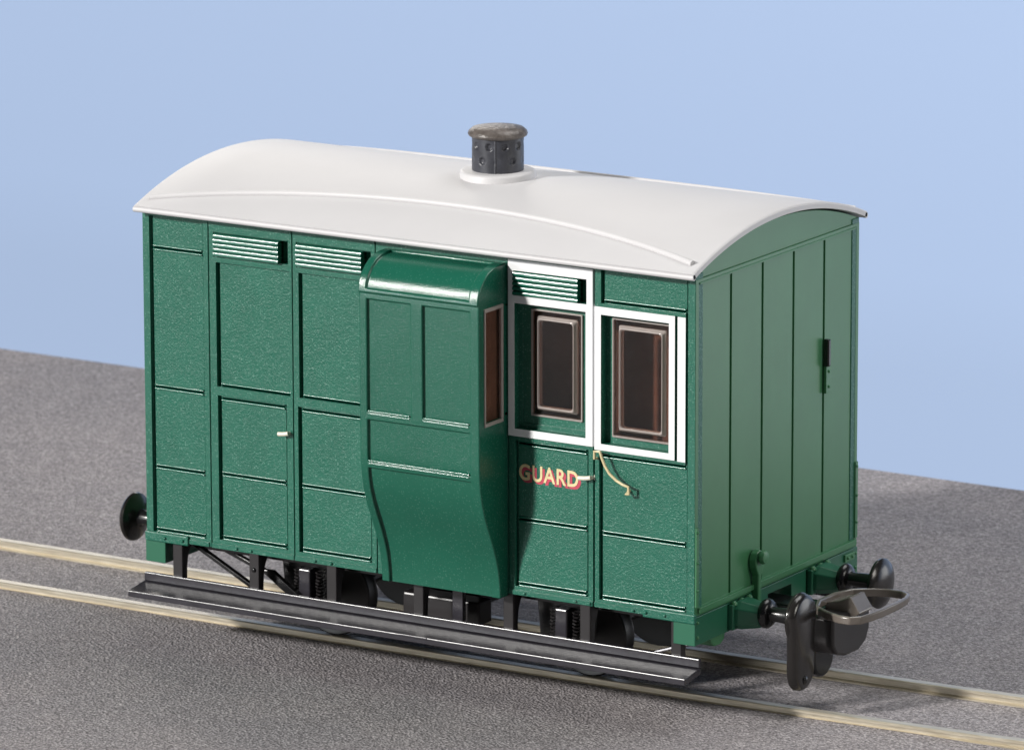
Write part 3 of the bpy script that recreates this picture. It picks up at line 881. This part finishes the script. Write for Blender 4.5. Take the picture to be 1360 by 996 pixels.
def inner_frame(mirror):
    Y = (lambda y: W-y) if mirror else (lambda y: y)
    bm = bmesh.new()
    a, b = sorted((Y(0.36), Y(0.62))); box(bm, -9.62, -0.38, a, b, 0.22, 0.40)
    # sloping braces
    def brace(xa, za, xb, zb, y, w=0.07):
        a, b = sorted((Y(y), Y(y+0.10)))
        prism(bm, [(xa-w, za), (xa+w, za), (xb+w, zb), (xb-w, zb)], a, b, 'y')
    brace(-9.25, 0.25, -8.05, -0.35, 0.30); brace(-8.85, 0.27, -8.0, -0.02, 0.38, 0.10); brace(-7.95, 0.05, -7.25, -0.42, 0.30, 0.12)
    fr = P('side_frame', bm, M['black'], bevel=0.01)
    for ax in (-7.35, -2.65):
        bm = bmesh.new()
        a, b = sorted((Y(0.62), Y(0.80)))
        prism(bm, [(ax-0.62, 0.4), (ax+0.62, 0.4), (ax+0.5, 0.2), (ax+0.42, -0.62), (ax-0.42, -0.62), (ax-0.5, 0.2)], a, b, 'y')
        # spring leaves / axlebox
        ag = link('axle_guard', bm, M['black'], fr, bevel=0.015)
        bm = bmesh.new()
        a, b = sorted((Y(0.46), Y(0.62)))
        bm.free()
        for dx in (-0.155, 0.245):
            bm = bmesh.new(); ym = (a+b)/2
            tube(bm, [(ax+dx+0.045*math.cos(1.2*q), ym+0.05*math.sin(1.2*q), 0.10-0.0105*q) for q in range(48)], 0.014, 6)
            link('spring', bm, M['grey_post'], ag, smooth=True)
        bm = bmesh.new()
        a, b = sorted((Y(0.42), Y(0.63)))
        box(bm, ax-0.06, ax+0.15, a, b, -0.38, 0.12)
        link('axle_box', bm, M['board'], ag, bevel=0.02)
        bm = bmesh.new(); box(bm, ax-0.42, ax+0.42, a, b, -0.60, -0.42)
        link('keep_plate', bm, M['grey_post'], ag, bevel=0.02)
inner_frame(False); inner_frame(True)
for ax in (-7.35, -2.65):
    bm = bmesh.new()
    lathe(bm, [(0.09, 0.7), (0.09, W-0.7)], (ax, 0, -0.47), 'y', 14)
    axl = P('axle', bm, M['wheel'])
    for y, s in ((1.40, 1), (3.56+0.03, -1)):
        bm = bmesh.new()
        lathe(bm, [(0.12, -0.10*s), (0.60, -0.07*s), (0.66, -0.09*s), (0.68, -0.07*s), (0.68, 0.09*s), (0.69, 0.11*s), (0.69, 0.15*s), (0.60, 0.15*s), (0.12, 0.12*s)], (ax, y, -0.47), 'y', 40)
        link('wheel', bm, M['wheel'], axl, smooth=True)
bm = bmesh.new()
box(bm, -5.75, -4.55, 1.2, 2.2, -0.30, 0.35)
P('vacuum_tank', bm, M['grey_post'], bevel=0.03)
bm = bmesh.new()
box(bm, -5.6, -4.2, 0.62, 1.0, -0.42, -0.05)
P('brake_box', bm, M['grey_post'], bevel=0.03)
bm = bmesh.new()
box(bm, -4.52, -4.33, 0.35, 0.45, -0.30, 0.38)
P('hanger', bm, M['board'], bevel=0.01)
bm = bmesh.new()
box(bm, -9.6, -0.4, 0.9, W-0.9, 0.25, 0.405)
P('floor_frame', bm, M['grey_post'], bevel=0.01)
bm = bmesh.new()
tube(bm, [(-1.55, 0.65, -0.56), (-1.0, 0.65, -0.37), (-0.45, 0.65, -0.18)], 0.03, 8)
P('brake_rod', bm, M['steel'], smooth=True)

# ------------------------------------------------------------------ camera
cam_d = bpy.data.cameras.new('camera'); cam = bpy.data.objects.new('camera', cam_d); col.objects.link(cam)
cam_d.sensor_width = 36.0; cam_d.sensor_fit = 'HORIZONTAL'; cam_d.lens = 8653.35/1360*36
yaw, pitch, roll = -0.552428771, -0.223939210, -0.00220046
cy_, sy_ = math.cos(yaw), math.sin(yaw); cp_, sp_ = math.cos(pitch), math.sin(pitch)
f = Vector((cp_*sy_, cp_*cy_, sp_)); r = Vector((cy_, -sy_, 0)); u = r.cross(f)
cr_, sr_ = math.cos(roll), math.sin(roll)
R_ = cr_*r+sr_*u; U_ = -sr_*r+cr_*u
cloc = Vector((47.3409481, -82.0049519, 25.7456080))
mw = Matrix(((R_.x, U_.x, -f.x, cloc.x), (R_.y, U_.y, -f.y, cloc.y), (R_.z, U_.z, -f.z, cloc.z), (0, 0, 0, 1)))
cam.matrix_world = mw
cam_d.clip_start = 1; cam_d.clip_end = 600
cam_d.dof.use_dof = True; cam_d.dof.focus_distance = (Vector((-2.5, -1.5, 1.0))-cloc).dot(f); cam_d.dof.aperture_fstop = 0.95
sc.camera = cam

# ------------------------------------------------------------------ light
def aim(o, d): o.rotation_euler = Vector(d).to_track_quat('-Z', 'Y').to_euler()
key = bpy.data.lights.new('key_lamp', 'SUN'); key.energy = 4.15; key.angle = math.radians(5); key.color = (1, 0.97, 0.93)
ko = bpy.data.objects.new('key_lamp', key); col.objects.link(ko); aim(ko, (0.46, 0.79, -0.41))
def area(name, loc, target, size, power, colr=(1, 1, 1), sy=None):
    l = bpy.data.lights.new(name, 'AREA'); l.energy = power; l.color = colr; l.size = size
    if sy: l.shape = 'RECTANGLE'; l.size_y = sy
    o = bpy.data.objects.new(name, l); col.objects.link(o); o.location = loc; aim(o, Vector(target)-Vector(loc))
    return o
area('top_softbox', (4, 19, 41), (1, 8, 0), 28, 10500, (1, 0.99, 0.98))
area('right_softbox', (38, 1, 20), (0, 2, 3.0), 15, 5200, (1, 0.97, 0.90))
area('rear_softbox', (-42, 42, 21), (-10, 3, -1), 24, 4600, (1, 0.94, 0.86), 8)
area('rear_right_softbox', (20, 32, 1), (0, 2.5, 4), 20, 2100, (1, 0.97, 0.90), 14)
area('low_front_softbox', (-33, -47.5, 5), (-4, 0, 1.5), 11, 5200, (0.95, 0.98, 1.0), 7)
w = bpy.data.worlds.new('World'); sc.world = w; w.use_nodes = True
w.node_tree.nodes['Background'].inputs['Color'].default_value = (0.75, 0.82, 0.95, 1)
w.node_tree.nodes['Background'].inputs['Strength'].default_value = 0.06

sc.render.engine = 'CYCLES'
sc.view_settings.view_transform = 'Standard'; sc.view_settings.look = 'None'
sc.view_settings.exposure = 0; sc.view_settings.gamma = 1
sc.render.resolution_x = 1024; sc.render.resolution_y = 749
